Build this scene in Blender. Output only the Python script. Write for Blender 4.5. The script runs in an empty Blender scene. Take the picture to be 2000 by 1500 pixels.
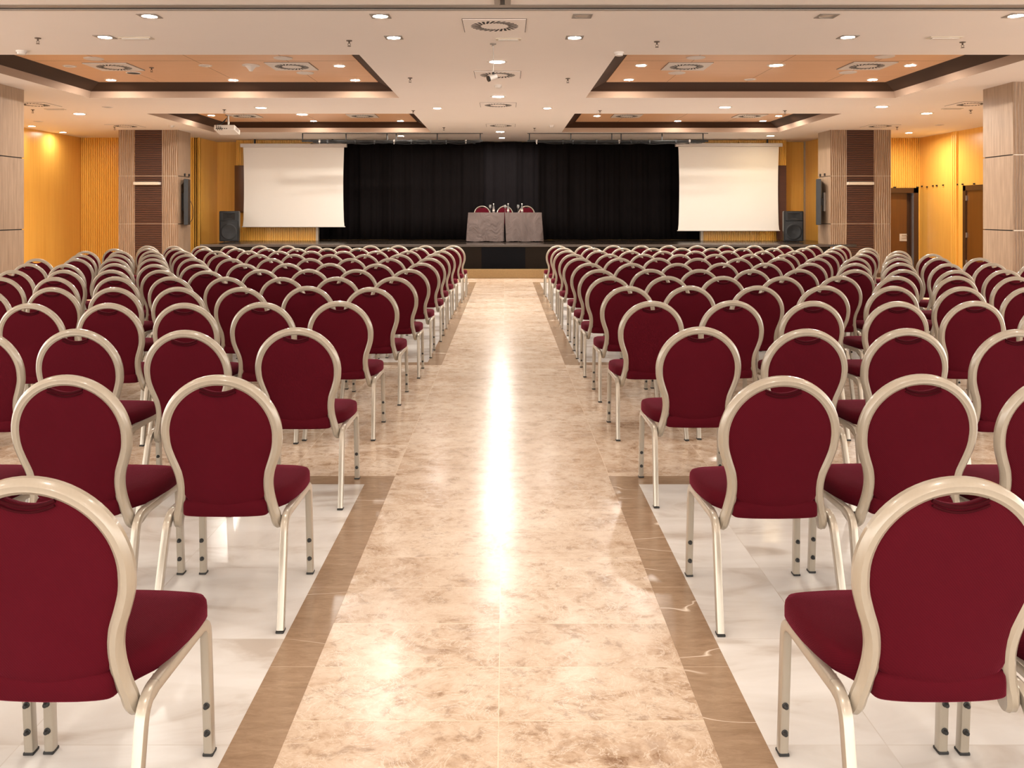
import bpy, bmesh, math, random
from mathutils import Vector, Matrix
random.seed(7)
C = bpy.context.scene.collection
PI = math.pi
# ---- camera model of the photograph (2000 x 1500) --------------------------
F, VX, VY, H = 1700.0, 987.0, 415.0, 1.5
ZC, ZP = 3.41, 3.626          # ceiling, raised wood panels


def at_z(px, py, z):
    """point of the horizontal plane z seen at a pixel"""
    y = F * (H - z) / (py - VY)
    return Vector(((px - VX) * y / F, y, z))


def at_y(px, py, y):
    return Vector(((px - VX) * y / F, y, H - (py - VY) * y / F))


# ---- helpers ----------------------------------------------------------------
def thing(name, label, cat, loc=(0, 0, 0), rotz=0, group=None):
    o = bpy.data.objects.new(name, None)
    C.objects.link(o)
    o.empty_display_size = 0.1
    o.location = loc
    o.rotation_euler = (0, 0, rotz)
    tag(o, label, cat, group)
    return o


def tag(o, label, cat, group=None):
    o['label'] = label
    o['category'] = cat
    if group:
        o['group'] = group
    return o


def obj(name, bm, m, parent=None, smooth=False, angle=40, loc=None):
    bmesh.ops.recalc_face_normals(bm, faces=bm.faces)
    me = bpy.data.meshes.new(name)
    bm.to_mesh(me)
    bm.free()
    for x in (m if isinstance(m, (list, tuple)) else [m]):
        me.materials.append(x)
    if smooth:
        me.polygons.foreach_set('use_smooth', [True] * len(me.polygons))
        me.set_sharp_from_angle(angle=math.radians(angle))
    o = bpy.data.objects.new(name, me)
    C.objects.link(o)
    if parent is not None:
        o.parent = parent
    if loc is not None:
        o.location = loc
    return o


def struct(name, bm, m, parent=None, **k):
    o = obj(name, bm, m, parent, **k)
    if parent is None:
        o['kind'] = 'structure'
    return o


def box(bm, x0, x1, y0, y1, z0, z1, bev=0.0, seg=2, mi=0):
    r = bmesh.ops.create_cube(bm, size=1.0)
    vs = r['verts']
    for v in vs:
        v.co = Vector((x0 + (v.co.x + .5) * (x1 - x0), y0 + (v.co.y + .5) * (y1 - y0), z0 + (v.co.z + .5) * (z1 - z0)))
    fs = list({f for v in vs for f in v.link_faces})
    for f in fs:
        f.material_index = mi
    if bev > 0:
        es = list({e for v in vs for e in v.link_edges})
        bmesh.ops.bevel(bm, geom=es, offset=bev, segments=seg, profile=.5, affect='EDGES')


def BX(*a, **k):
    bm = bmesh.new()
    box(bm, *a, **k)
    return bm


def cyl(bm, p0, p1, r0, r1=None, n=16, cap=True):
    r1 = r0 if r1 is None else r1
    p0, p1 = Vector(p0), Vector(p1)
    d = (p1 - p0).normalized()
    a = d.orthogonal().normalized()
    b = d.cross(a)
    A = [bm.verts.new(p0 + (a * math.cos(t) + b * math.sin(t)) * r0) for t in [2 * PI * i / n for i in range(n)]]
    B = [bm.verts.new(p1 + (a * math.cos(t) + b * math.sin(t)) * r1) for t in [2 * PI * i / n for i in range(n)]]
    for i in range(n):
        bm.faces.new((A[i], A[(i + 1) % n], B[(i + 1) % n], B[i]))
    if cap:
        bm.faces.new(A)
        bm.faces.new(B)


def lathe(bm, prof, n=24, c=(0, 0, 0)):
    """profile of (r, z); ends with r = 0 are closed to a point"""
    c = Vector(c)
    rings = []
    for r, z in prof:
        if r < 1e-6:
            rings.append([bm.verts.new(c + Vector((0, 0, z)))])
        else:
            rings.append([bm.verts.new(c + Vector((r * math.cos(2 * PI * i / n), r * math.sin(2 * PI * i / n), z))) for i in range(n)])
    for a, b in zip(rings, rings[1:]):
        for i in range(n):
            j = (i + 1) % n
            if len(a) == 1 and len(b) == 1:
                continue
            if len(a) == 1:
                bm.faces.new((a[0], b[i], b[j]))
            elif len(b) == 1:
                bm.faces.new((a[i], a[j], b[0]))
            else:
                bm.faces.new((a[i], a[j], b[j], b[i]))


def sweep(bm, pts, prof, n0, caps=True):
    """carry a 2D profile (n, b) along pts with rotation-minimising frames"""
    pts = [Vector(p) for p in pts]
    T = []
    for i in range(len(pts)):
        a = pts[max(i - 1, 0)]
        b = pts[min(i + 1, len(pts) - 1)]
        T.append((b - a).normalized())
    N = Vector(n0)
    N = (N - T[0] * N.dot(T[0])).normalized()
    rings = []
    for i, p in enumerate(pts):
        if i:
            q = T[i - 1].rotation_difference(T[i])
            N = q @ N
            N = (N - T[i] * N.dot(T[i])).normalized()
        B = T[i].cross(N)
        rings.append([bm.verts.new(p + N * u + B * v) for u, v in prof])
    k = len(prof)
    for a, b in zip(rings, rings[1:]):
        for i in range(k):
            bm.faces.new((a[i], a[(i + 1) % k], b[(i + 1) % k], b[i]))
    if caps:
        bm.faces.new(rings[0])
        bm.faces.new(rings[-1])


def rrect(w, h, r, seg=3):
    out = []
    for cx, cy, a0 in ((w / 2 - r, h / 2 - r, 0), (-w / 2 + r, h / 2 - r, 90), (-w / 2 + r, -h / 2 + r, 180), (w / 2 - r, -h / 2 + r, 270)):
        for i in range(seg + 1):
            a = math.radians(a0 + 90 * i / seg)
            out.append((cx + r * math.cos(a), cy + r * math.sin(a)))
    return out


def circ(r, n=8):
    return [(r * math.cos(2 * PI * i / n), r * math.sin(2 * PI * i / n)) for i in range(n)]


def catmull(P, n=6):
    P = [Vector(p) for p in P]
    out = []
    for i in range(len(P) - 1):
        p0, p1, p2, p3 = P[max(i - 1, 0)], P[i], P[i + 1], P[min(i + 2, len(P) - 1)]
        for j in range(n):
            t = j / n
            out.append(.5 * ((2 * p1) + (p2 - p0) * t + (2 * p0 - 5 * p1 + 4 * p2 - p3) * t * t + (3 * p1 - p0 - 3 * p2 + p3) * t ** 3))
    out.append(P[-1])
    return out


def tube_obj(name, P, r, m, parent, n=8, smooth_n=5):
    bm = bmesh.new()
    pts = catmull(P, smooth_n) if smooth_n else [Vector(p) for p in P]
    d = (pts[1] - pts[0]).normalized()
    sweep(bm, pts, circ(r, n), d.orthogonal())
    return obj(name, bm, m, parent, smooth=True)


# ---- materials ---------------------------------------------------------------
class NT:
    def __init__(self, name):
        self.m = bpy.data.materials.new(name)
        self.m.use_nodes = True
        self.t = self.m.node_tree
        self.b = self.t.nodes['Principled BSDF']

    def n(self, typ, **k):
        x = self.t.nodes.new(typ)
        for a, v in k.items():
            if a in x.inputs:
                x.inputs[a].default_value = v
            else:
                setattr(x, a, v)
        return x

    def l(self, a, b):
        self.t.links.new(a, b)

    def ramp(self, src, stops, interp='LINEAR'):
        r = self.n('ShaderNodeValToRGB')
        r.color_ramp.interpolation = interp
        els = r.color_ramp.elements
        while len(els) < len(stops):
            els.new(.5)
        for e, (p, c) in zip(els, stops):
            e.position = p
            e.color = (*c, 1) if len(c) == 3 else c
        self.l(src, r.inputs[0])
        return r.outputs[0]

    def mix(self, fac, a, b, mode='MIX'):
        x = self.n('ShaderNodeMix', data_type='RGBA', blend_type=mode)
        for sock, v in ((x.inputs[0], fac), (x.inputs[6], a), (x.inputs[7], b)):
            if hasattr(v, 'links') or isinstance(v, bpy.types.NodeSocket):
                self.l(v, sock)
            elif isinstance(v, (int, float)):
                sock.default_value = v
            else:
                sock.default_value = (*v, 1) if len(v) == 3 else v
        return x.outputs[2]

    def coords(self, scale=(1, 1, 1), loc=(0, 0, 0), rot=(0, 0, 0), kind='Object'):
        tc = self.n('ShaderNodeTexCoord')
        mp = self.n('ShaderNodeMapping')
        mp.inputs['Scale'].default_value = scale
        mp.inputs['Location'].default_value = loc
        mp.inputs['Rotation'].default_value = rot
        self.l(tc.outputs[kind], mp.inputs[0])
        return mp.outputs[0]

    def noise(self, vec, scale, detail=4, rough=.55, dist=0.0):
        x = self.n('ShaderNodeTexNoise')
        x.inputs['Scale'].default_value = scale
        x.inputs['Detail'].default_value = detail
        x.inputs['Roughness'].default_value = rough
        x.inputs['Distortion'].default_value = dist
        self.l(vec, x.inputs['Vector'])
        return x.outputs[0]

    def bump(self, h, strength=.2, dist=.01):
        x = self.n('ShaderNodeBump')
        x.inputs['Strength'].default_value = strength
        x.inputs['Distance'].default_value = dist
        self.l(h, x.inputs['Height'])
        self.l(x.outputs[0], self.b.inputs['Normal'])

    def set(self, **k):
        for a, v in k.items():
            s = self.b.inputs[a.replace('_', ' ')]
            if isinstance(v, bpy.types.NodeSocket):
                self.l(v, s)
            else:
                s.default_value = (*v, 1) if isinstance(v, tuple) and len(v) == 3 else v
        return self


def plain(name, col, rough=.5, metal=0.0, var=.06, scale=6, spec=.5, coat=0.0):
    q = NT(name)
    v = q.noise(q.coords(), scale, 3)
    c = q.mix(v, tuple(x * (1 - var) for x in col), tuple(min(1, x * (1 + var)) for x in col))
    q.set(Base_Color=c, Roughness=rough, Metallic=metal, Specular_IOR_Level=spec, Coat_Weight=coat)
    return q.m


def emit(name, col, s):
    q = NT(name)
    q.set(Base_Color=(.9, .9, .9), Emission_Color=col, Emission_Strength=s)
    return q.m


M = {}
# ceiling plaster
M['plaster'] = plain('ceiling_paint', (.83, .755, .70), .6, var=.02, scale=1.2, spec=.3)
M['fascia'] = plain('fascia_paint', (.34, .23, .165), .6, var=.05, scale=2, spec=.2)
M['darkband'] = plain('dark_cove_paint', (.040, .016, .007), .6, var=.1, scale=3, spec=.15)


def wood(name, dark, light, stretch=(18, 18, .7), rough=.35, s=1.0, coat=.15):
    q = NT(name)
    v = q.coords(scale=stretch)
    a = q.noise(v, s, 6, .62, .35)
    w = q.coords(scale=tuple(x * .25 for x in stretch))
    b = q.noise(w, s, 2, .5)
    c = q.ramp(a, [(.25, dark), (.72, light)])
    c = q.mix(b, c, q.mix(.5, c, light), 'MIX')
    q.set(Base_Color=c, Roughness=rough, Coat_Weight=coat, Coat_Roughness=.25)
    q.bump(a, .06, .004)
    return q.m


M['orange'] = wood('honey_wood', (.72, .34, .05), (.86, .48, .10), rough=.32)
M['orangepanel'] = wood('copper_wood_panel', (.62, .345, .18), (.72, .41, .22), stretch=(1.2, 14, 14), rough=.42)
M['rib'] = wood('ribbed_honey_wood', (.80, .40, .06), (.90, .52, .10), rough=.35)
M['door'] = wood('brown_door_wood', (.10, .033, .004), (.145, .05, .007), rough=.3)
M['doorframe'] = wood('dark_brown_wood', (.045, .016, .004), (.065, .024, .006), rough=.35)
M['louvre'] = wood('louvre_brown_wood', (.060, .0155, .004), (.088, .024, .0065), stretch=(.7, 14, 14), rough=.6, coat=0)


def column_mat(name, wavy):
    q = NT(name)
    v = q.coords(scale=(30, 30, 1.6))
    a = q.noise(v, 1.2, 5, .6, .6)
    c = q.ramp(a, [(.28, (.26, .17, .11)), (.7, (.42, .285, .19)) ])
    q.set(Base_Color=c, Roughness=.5)
    if wavy:
        w = q.n('ShaderNodeTexWave', wave_type='BANDS', bands_direction='X')
        w.inputs['Scale'].default_value = 6.5
        w.inputs['Distortion'].default_value = 5.5
        w.inputs['Detail'].default_value = 1.0
        w.inputs['Detail Scale'].default_value = .6
        q.l(q.coords(scale=(1, 1, .3)), w.inputs['Vector'])
        q.bump(w.outputs[1], .8, .03)
        g = q.ramp(w.outputs[1], [(.0, (.5, .38, .28)), (.16, (1, 1, 1))])  # troughs of the relief also shaded in the colour
        q.set(Base_Color=q.mix(.5, c, q.mix(1.0, c, g, 'MULTIPLY')))
    else:
        q.bump(a, .1, .004)
    return q.m


M['colwave'] = column_mat('column_wavy_panel', True)
M['colflat'] = column_mat('column_flat_panel', False)
M['seam'] = plain('black_reveal', (.02, .017, .015), .6)
M['brass'] = plain('pale_reveal_strip', (.45, .36, .27), .35, .3)

# chair materials


def fabric():
    q = NT('burgundy_fabric')
    v = q.coords()
    w = q.n('ShaderNodeTexWave', wave_type='BANDS', bands_direction='DIAGONAL')
    w.inputs['Scale'].default_value = 95
    w.inputs['Distortion'].default_value = .6
    w.inputs['Detail'].default_value = 1
    q.l(v, w.inputs['Vector'])
    g = q.noise(v, 900, 2)
    lo = q.noise(v, 7, 4)
    c = q.mix(lo, (.056, .0023, .0060), (.073, .0032, .0084))
    f = q.n('ShaderNodeMath', operation='MULTIPLY_ADD')
    q.l(w.outputs[1], f.inputs[0])
    f.inputs[1].default_value = .45
    q.l(g, f.inputs[2])
    c2 = q.mix(f.outputs[0], q.mix(.5, c, (.03, .0012, .003)), c)
    q.set(Base_Color=c2, Roughness=.88, Sheen_Weight=.30, Sheen_Roughness=.28, Specular_IOR_Level=.06)
    q.b.inputs['Sheen Tint'].default_value = (.72, .10, .20, 1)
    q.bump(f.outputs[0], .35, .002)
    return q.m


M['fabric'] = fabric()
M['piping'] = plain('burgundy_braid', (.03, .0012, .003), .9, spec=.08)


def champagne(name, col, metal, rough):
    q = NT(name)
    a = q.noise(q.coords(scale=(60, 60, 4)), 2, 4)
    c = q.mix(a, tuple(x * .86 for x in col), col)
    q.set(Base_Color=c, Roughness=rough, Metallic=metal, Coat_Weight=.5, Coat_Roughness=.12)
    return q.m


M['frame'] = champagne('champagne_paint', (.325, .272, .208), .12, .3)
M['legs'] = champagne('champagne_metal', (.40, .35, .285), .45, .3)
M['rubber'] = plain('black_rubber', (.012, .011, .010), .6)

# floor stone


def tiles(q, bw, bh, ox, oy, mortar=.0016, shift=0.0):
    v = q.coords(loc=(ox, oy, 0))
    b = q.n('ShaderNodeTexBrick')
    b.offset = shift
    b.squash = 1.0
    b.inputs['Scale'].default_value = 1.0
    b.inputs['Mortar Size'].default_value = mortar
    b.inputs['Mortar Smooth'].default_value = 0.0
    b.inputs['Brick Width'].default_value = bw
    b.inputs['Row Height'].default_value = bh
    b.inputs['Color1'].default_value = (0, 0, 0, 1)
    b.inputs['Color2'].default_value = (1, 1, 1, 1)
    b.inputs['Mortar'].default_value = (.5, .5, .5, 1)
    q.l(v, b.inputs['Vector'])
    # every tile reads the stone at its own place
    sep = q.n('ShaderNodeVectorMath', operation='MULTIPLY_ADD')
    q.l(b.outputs['Color'], sep.inputs[0])
    sep.inputs[1].default_value = (37.0, 23.0, 11.0)
    q.l(v, sep.inputs[2])
    return b, sep.outputs[0]


def beige_floor():
    q = NT('beige_marble_tiles')
    b, v = tiles(q, .61, .305, .02 + 61.0, -2.568 + 30.5)
    mp = q.n('ShaderNodeMapping')
    mp.inputs['Scale'].default_value = (1, 1.15, 1)
    q.l(v, mp.inputs[0])
    a = q.noise(mp.outputs[0], 3.4, 9, .70, .9)
    d = q.noise(mp.outputs[0], 13, 9, .78, .4)
    e = q.noise(v, 6.5, 7, .65, 2.2)
    base = q.ramp(a, [(.34, (.27, .155, .085)), (.43, (.49, .34, .225)), (.52, (.64, .505, .39)), (.64, (.74, .62, .51))])
    sp = q.ramp(d, [(.38, (.20, .115, .065)), (.46, (.56, .43, .315)), (.58, (.74, .62, .51))])
    c = q.mix(.45, base, sp)
    vein = q.ramp(e, [(.487, (0, 0, 0)), (.5, (1, 1, 1)), (.518, (0, 0, 0))])
    c = q.mix(q.mix(.65, (0, 0, 0), vein), c, (.82, .73, .63))
    tone = q.mix(b.outputs['Color'], (.88, .84, .80), (1.0, 1.0, 1.0))
    c = q.mix(1.0, c, tone, 'MULTIPLY')
    c = q.mix(q.ramp(b.outputs['Fac'], [(0, (0, 0, 0)), (1, (.5, .5, .5))]), c, (.86, .72, .56))
    q.set(Base_Color=c, Roughness=q.ramp(a, [(.3, (.25, .25, .25)), (.7, (.19, .19, .19))]), Specular_IOR_Level=.28)
    return q.m


def brown_floor():
    q = NT('brown_marble_border')
    b, v = tiles(q, 40.0, .61, 20.0, -2.872 + 30.5)
    mp = q.n('ShaderNodeMapping')
    mp.inputs['Scale'].default_value = (1.6, 6.0, 1)
    mp.inputs['Rotation'].default_value = (0, 0, .12)
    q.l(v, mp.inputs[0])
    a = q.noise(mp.outputs[0], 6, 9, .78, .5)
    c = q.ramp(a, [(.28, (.24, .155, .095)), (.72, (.40, .28, .185))])
    mp2 = q.n('ShaderNodeMapping')
    mp2.inputs['Scale'].default_value = (1.1, 3.2, 1)
    mp2.inputs['Rotation'].default_value = (0, 0, -.5)
    q.l(v, mp2.inputs[0])
    e = q.noise(mp2.outputs[0], 1.0, 2, .45, .8)
    g = q.noise(v, 1.7, 2)
    vein = q.ramp(e, [(.494, (0, 0, 0)), (.5, (1, 1, 1)), (.506, (0, 0, 0))])
    vein = q.mix(1.0, vein, q.ramp(g, [(.5, (0, 0, 0)), (.56, (1, 1, 1))]), 'MULTIPLY')
    c = q.mix(vein, c, (.78, .66, .54))
    c = q.mix(q.ramp(b.outputs['Fac'], [(0, (0, 0, 0)), (1, (.5, .5, .5))]), c, (.62, .48, .36))
    q.set(Base_Color=c, Roughness=.22, Specular_IOR_Level=.3)
    return q.m


def white_floor():
    q = NT('white_marble_tiles')
    b, v = tiles(q, .61, .61, .757 + 61, -2.45 + 61)
    mp = q.n('ShaderNodeMapping')
    mp.inputs['Scale'].default_value = (1, 2.4, 1)
    mp.inputs['Rotation'].default_value = (0, 0, .25)
    q.l(v, mp.inputs[0])
    a = q.noise(mp.outputs[0], 1.6, 5, .55, .9)
    c = q.ramp(a, [(.32, (.50, .44, .385)), (.47, (.67, .64, .605)), (.64, (.735, .715, .69))])
    c = q.mix(q.ramp(b.outputs['Fac'], [(0, (0, 0, 0)), (1, (.35, .35, .35))]), c, (.46, .39, .31))
    q.set(Base_Color=c, Roughness=.2, Specular_IOR_Level=.28)
    return q.m


M['beige'] = beige_floor()
M['brownstone'] = brown_floor()
M['white'] = white_floor()
M['plinth'] = plain('yellow_stone', (.25, .15, .056), .45, var=.25, scale=30)
M['stagefloor'] = wood('black_stage_floor', (.010, .0065, .0045), (.024, .015, .0095), stretch=(2, 14, 14), rough=.22)
M['stagelip'] = plain('grey_brown_nosing', (.055, .038, .028), .4, var=.15, scale=9)
M['stagefront'] = plain('charcoal_fascia_board', (.014, .010, .0075), .85, var=.15, scale=4, spec=.08)
M['stagereflect'] = plain('reflection_tinted_board', (.0045, .0046, .006), .85, var=.15, scale=4, spec=.08)  # navy middle stretch: reflection on the front boards put into the colour
M['velvet'] = plain('black_velvet', (.0045, .003, .003), .95, var=.3, scale=5, spec=.1)
M['velvet2'] = plain('greyer_black_velvet', (.0075, .0058, .0065), .95, var=.3, scale=5, spec=.1)  # slightly lighter and greyer than the other panels
def cloth_mat():
    q = NT('grey_tablecloth')
    v = q.coords(scale=(1.4, 1.4, .8))
    a = q.noise(v, 2.2, 3, .5, 1.4)
    q.set(Base_Color=(.135, .102, .093), Roughness=.9, Specular_IOR_Level=.15)
    q.bump(a, .9, .09)
    return q.m


M['cloth'] = cloth_mat()
M['screen'] = plain('screen_white', (.82, .76, .69), .8, var=.015, scale=2, spec=.2)
M['whiteplastic'] = plain('white_plastic', (.62, .56, .51), .4, var=.03)
M['creamplastic'] = plain('cream_plastic', (.60, .52, .42), .4, var=.03)
M['greyplastic'] = plain('grey_plastic', (.26, .22, .19), .4, var=.05)
M['blackmetal'] = plain('black_metal', (.007, .006, .0055), .45, var=.2)
M['blackplastic'] = plain('black_plastic', (.010, .0095, .010), .4, var=.1)
M['grille'] = plain('charcoal_grille', (.018, .0175, .0185), .6, var=.2, scale=90)
M['steel'] = plain('brushed_steel', (.45, .41, .37), .3, .9, var=.1)
M['bronze'] = plain('dull_bronze', (.09, .06, .042), .45, .4)
M['hole'] = plain('dark_opening', (.012, .010, .009), .8)
M['tabletop'] = plain('plain_table_board', (.35, .25, .17), .5)
M['lampw'] = emit('cool_white_lamp', (1.0, .94, .85), 440)
M['lampy'] = emit('warm_lamp', (1.0, .76, .42), 60)
M['lampb'] = emit('side_cool_lamp', (1.0, .93, .82), 640)
M['lampn'] = emit('small_cool_lamp', (1.0, .94, .85), 125)
M['lampoff'] = plain('unlit_lamp_lens', (.55, .47, .40), .25)


def glass_mat():
    q = NT('clear_glass')
    q.set(Base_Color=(.95, .95, .93), Roughness=.03, IOR=1.45, Transmission_Weight=.9)
    return q.m


M['glass'] = glass_mat()
M['label'] = plain('pale_paper_label', (.5, .45, .39), .6)

# =============================================================================
# THE ROOM
# =============================================================================
XL, XR, YB, YN = -10.83, 10.62, 23.6, -5.0
YR = 22.3                     # ribbed end walls left and right of the stage
SZ = .76                      # stage height
bm = bmesh.new()
box(bm, -13, 13, YN, 24.2, -.2, 0)
struct('floor', bm, M['beige'])
# marble inlays: border ring with white field, one left and one right of the aisle, two bays
AX = -.02


def inlay(x0, x1, y0, y1):
    """brown ring .15 wide round a white field"""
    b = .15
    w = bmesh.new()
    box(w, x0 + b, x1 - b, y0 + b, y1 - b, -.05, .0012)
    struct('floor_white_field', w, M['white'])
    r = bmesh.new()
    for (a0, a1, c0, c1) in ((x0, x0 + b, y0, y1), (x1 - b, x1, y0, y1), (x0 + b, x1 - b, y0, y0 + b), (x0 + b, x1 - b, y1 - b, y1)):
        box(r, a0, a1, c0, c1, -.05, .0012)
    struct('floor_brown_border', r, M['brownstone'])


for (y0, y1) in ((-3.0, 4.95), (8.56, 18.75)):
    inlay(AX + .607, 6.6, y0, y1)
    inlay(-6.8, AX - .607, y0, y1)

# ceiling with four coffers
CX = [-13, -6.93, -1.77, 1.34, 6.5, 13]
CY = [YN, 10.54, 14.5, 16.82, 20.72, 24.2]
bm = bmesh.new()
for i in range(5):
    for j in range(5):
        if i in (1, 3) and j in (1, 3):
            continue
        box(bm, CX[i], CX[i + 1], CY[j], CY[j + 1], ZC, ZC + .05)
bmesh.ops.remove_doubles(bm, verts=bm.verts, dist=1e-5)
struct('ceiling', bm, M['plaster'])


def ring(bm, r0, z0, r1, z1):
    (a0, b0, c0, d0), (a1, b1, c1, d1) = r0, r1
    A = [bm.verts.new(v) for v in ((a0, c0, z0), (b0, c0, z0), (b0, d0, z0), (a0, d0, z0))]
    B = [bm.verts.new(v) for v in ((a1, c1, z1), (b1, c1, z1), (b1, d1, z1), (a1, d1, z1))]
    for i in range(4):
        j = (i + 1) % 4
        bm.faces.new((A[i], A[j], B[j], B[i]))


def coffer(x0, x1, y0, y1):
    def ins(s):
        return (x0 + s, x1 - s, y0 + s, y1 - s)
    root = bpy.data.objects.new('ceiling_coffer', None)
    C.objects.link(root)
    root.location = ((x0 + x1) / 2, (y0 + y1) / 2, ZC)
    root['kind'] = 'structure'
    off = root.location.copy()
    f = bmesh.new()
    ring(f, ins(0), ZC, ins(.055), 3.51)
    d = bmesh.new()
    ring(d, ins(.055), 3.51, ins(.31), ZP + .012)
    p = BX(*ins(.306), ZP, ZP + .03)
    # hairline joints between the wood boards are grooves of the panel
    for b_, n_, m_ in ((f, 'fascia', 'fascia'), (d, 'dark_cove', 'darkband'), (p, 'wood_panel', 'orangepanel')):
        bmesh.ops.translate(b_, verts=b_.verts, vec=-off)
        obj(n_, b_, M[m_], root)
    jb = bmesh.new()
    for k in range(1, 4):
        xx = x0 + (x1 - x0) * k / 4
        box(jb, xx - .002, xx + .002, y0 + .32, y1 - .32, ZP - .001, ZP + .001)
    yy = y0 + (y1 - y0) * .42
    box(jb, x0 + .32, x1 - .32, yy - .003, yy + .003, ZP - .001, ZP + .001)
    bmesh.ops.translate(jb, verts=jb.verts, vec=-off)
    obj('panel_joint', jb, M['darkband'], root)


for i in (1, 3):
    for j in (1, 3):
        coffer(CX[i], CX[i + 1], CY[j], CY[j + 1])

# folding-wall tracks in the ceiling
bm = bmesh.new()
box(bm, -13, 13, 8.10, 8.155, ZC - .004, ZC + .01)
struct('trim_track_cross', bm, M['seam'])
bm = bmesh.new()
box(bm, -13, 13, 8.155, 8.19, ZC - .012, ZC + .004)
box(bm, -13, 13, 7.99, 8.095, ZC - .006, ZC + .004)
struct('trim_track_flange', bm, M['greyplastic'])
bm = bmesh.new()
box(bm, -.045, -.005, 3.0, 8.10, ZC - .004, ZC + .01)
struct('trim_track_long', bm, M['seam'])
bm = bmesh.new()
box(bm, -.10, -.05, 3.0, 7.98, ZC - .008, ZC + .004)
box(bm, .0, .05, 3.0, 7.98, ZC - .008, ZC + .004)
struct('trim_track_long_flange', bm, M['greyplastic'])


def ribbed(name, x0, x1, y, z0, z1, pitch=.047, depth=.03, mat='rib', horizontal=False, thick=.1, parent=None, off=(0, 0, 0)):
    """wall facing the room (-y) with real grooves"""
    bm = bmesh.new()
    prof = []
    L = (z1 - z0) if horizontal else (x1 - x0)
    n = max(1, round(L / pitch))
    p = L / n
    for i in range(n):
        s = i * p
        prof += [(s, depth), (s + p * .30, depth), (s + p * .38, 0), (s + p * .92, 0)]
    prof.append((L, depth))
    A, B = [], []
    for s, d in prof:
        if horizontal:
            A.append(bm.verts.new((x0, y + d, z0 + s)))
            B.append(bm.verts.new((x1, y + d, z0 + s)))
        else:
            A.append(bm.verts.new((x0 + s, y + d, z0)))
            B.append(bm.verts.new((x0 + s, y + d, z1)))
    for i in range(len(A) - 1):
        bm.faces.new((A[i], A[i + 1], B[i + 1], B[i]))
    box(bm, x0, x1, y + depth + .001, y + thick, z0, z1)
    bmesh.ops.translate(bm, verts=bm.verts, vec=-Vector(off))
    return struct(name, bm, M[mat], parent)


# side walls
bm = BX(XL - .15, XL, 11.0, YR, 0, ZC)
struct('wall_left', bm, M['orange'])
bm = BX(XR, XR + .15, 11.0, YR + .1, 0, ZC)
struct('wall_right', bm, M['orange'])
ribbed('wall_back_left', XL, -7.81, YR - .1, 0, ZC)
# right end wall leaves the doorway free
DX0, DX1 = 9.25, 10.57          # door frame of door_1
ribbed('wall_back_right', 8.12, DX0, YR, 0, ZC)
ribbed('wall_back_right_top', DX0, XR, YR, 2.13, ZC)
ribbed('wall_back_right_edge', DX1, XR, YR, 0, 2.13)
# stage recess
bm = BX(-7.96, -7.81, YR - .1, YB, 0, ZC)
struct('wall_stage_left', bm, M['orange'])
bm = BX(8.12, 8.27, YR + .1, YB, 0, ZC)
struct('wall_stage_right', bm, M['orange'])
bm = BX(-8.0, 8.3, YB, YB + .15, 0, ZC)
struct('wall_stage_back', bm, M['orange'])
# ribbed wing walls behind the screens
ribbed('wall_wing_left', -7.12, -5.00, 23.0, SZ, ZC)
bm = BX(-5.0, -4.94, 22.97, 23.12, SZ, ZC)
struct('trim_wing_left', bm, M['brass'])
ribbed('wall_wing_right', 5.22, 7.42, 23.0, SZ, ZC)
bm = BX(5.16, 5.22, 22.97, 23.12, SZ, ZC)
struct('trim_wing_right', bm, M['brass'])
bm = BX(-7.14, -6.1, 22.95, 22.99, 1.5, 2.74, bev=.004)
struct('trim_brown_panel_left', bm, M['door'])
bm = BX(7.16, 7.41, 22.95, 22.99, SZ + .02, 2.74, bev=.004)
struct('trim_brown_panel_right', bm, M['louvre'])
# narrow pilasters on the side walls
bm = bmesh.new()
for k in range(3):
    box(bm, XR - .05, XR + .01, 20.42 + k * .085, 20.48 + k * .085, 0, ZC, bev=.01)
struct('trim_pilaster', bm, M['rib'])
bm = BX(-7.815, -7.79, YR - .14, YR - .08, 0, ZC)
struct('trim_stage_left_edge', bm, M['rib'])
bm = BX(8.085, 8.125, YB - .05, YB, SZ, ZC)
struct('trim_stage_right_corner', bm, M['brass'])

# stage
root = bpy.data.objects.new('stage_platform', None)
C.objects.link(root)
root['kind'] = 'structure'
obj('stage_floor', BX(-7.02, 8.12, 20.12, YB, SZ - .05, SZ), M['stagefloor'], root)
obj('nosing', BX(-7.05, 7.45, 20.07, 20.13, SZ - .055, SZ + .002, bev=.006), M['stagelip'], root)
obj('fascia_board', BX(-7.0, -.55, 20.10, 20.16, .2, SZ - .055), M['stagefront'], root)
obj('fascia_board', BX(-.55, .46, 20.095, 20.16, .2, SZ - .055), M['stagereflect'], root)
obj('fascia_board', BX(.46, 7.45, 20.10, 20.16, .2, SZ - .055), M['stagefront'], root)
obj('side_board', BX(-7.02, -6.98, 20.13, YB - .1, .0, SZ - .05), M['stagefront'], root)
obj('plinth', BX(-7.3, 7.45, 19.80, 20.2, 0, .2, bev=.006), M['plinth'], root)


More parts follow.
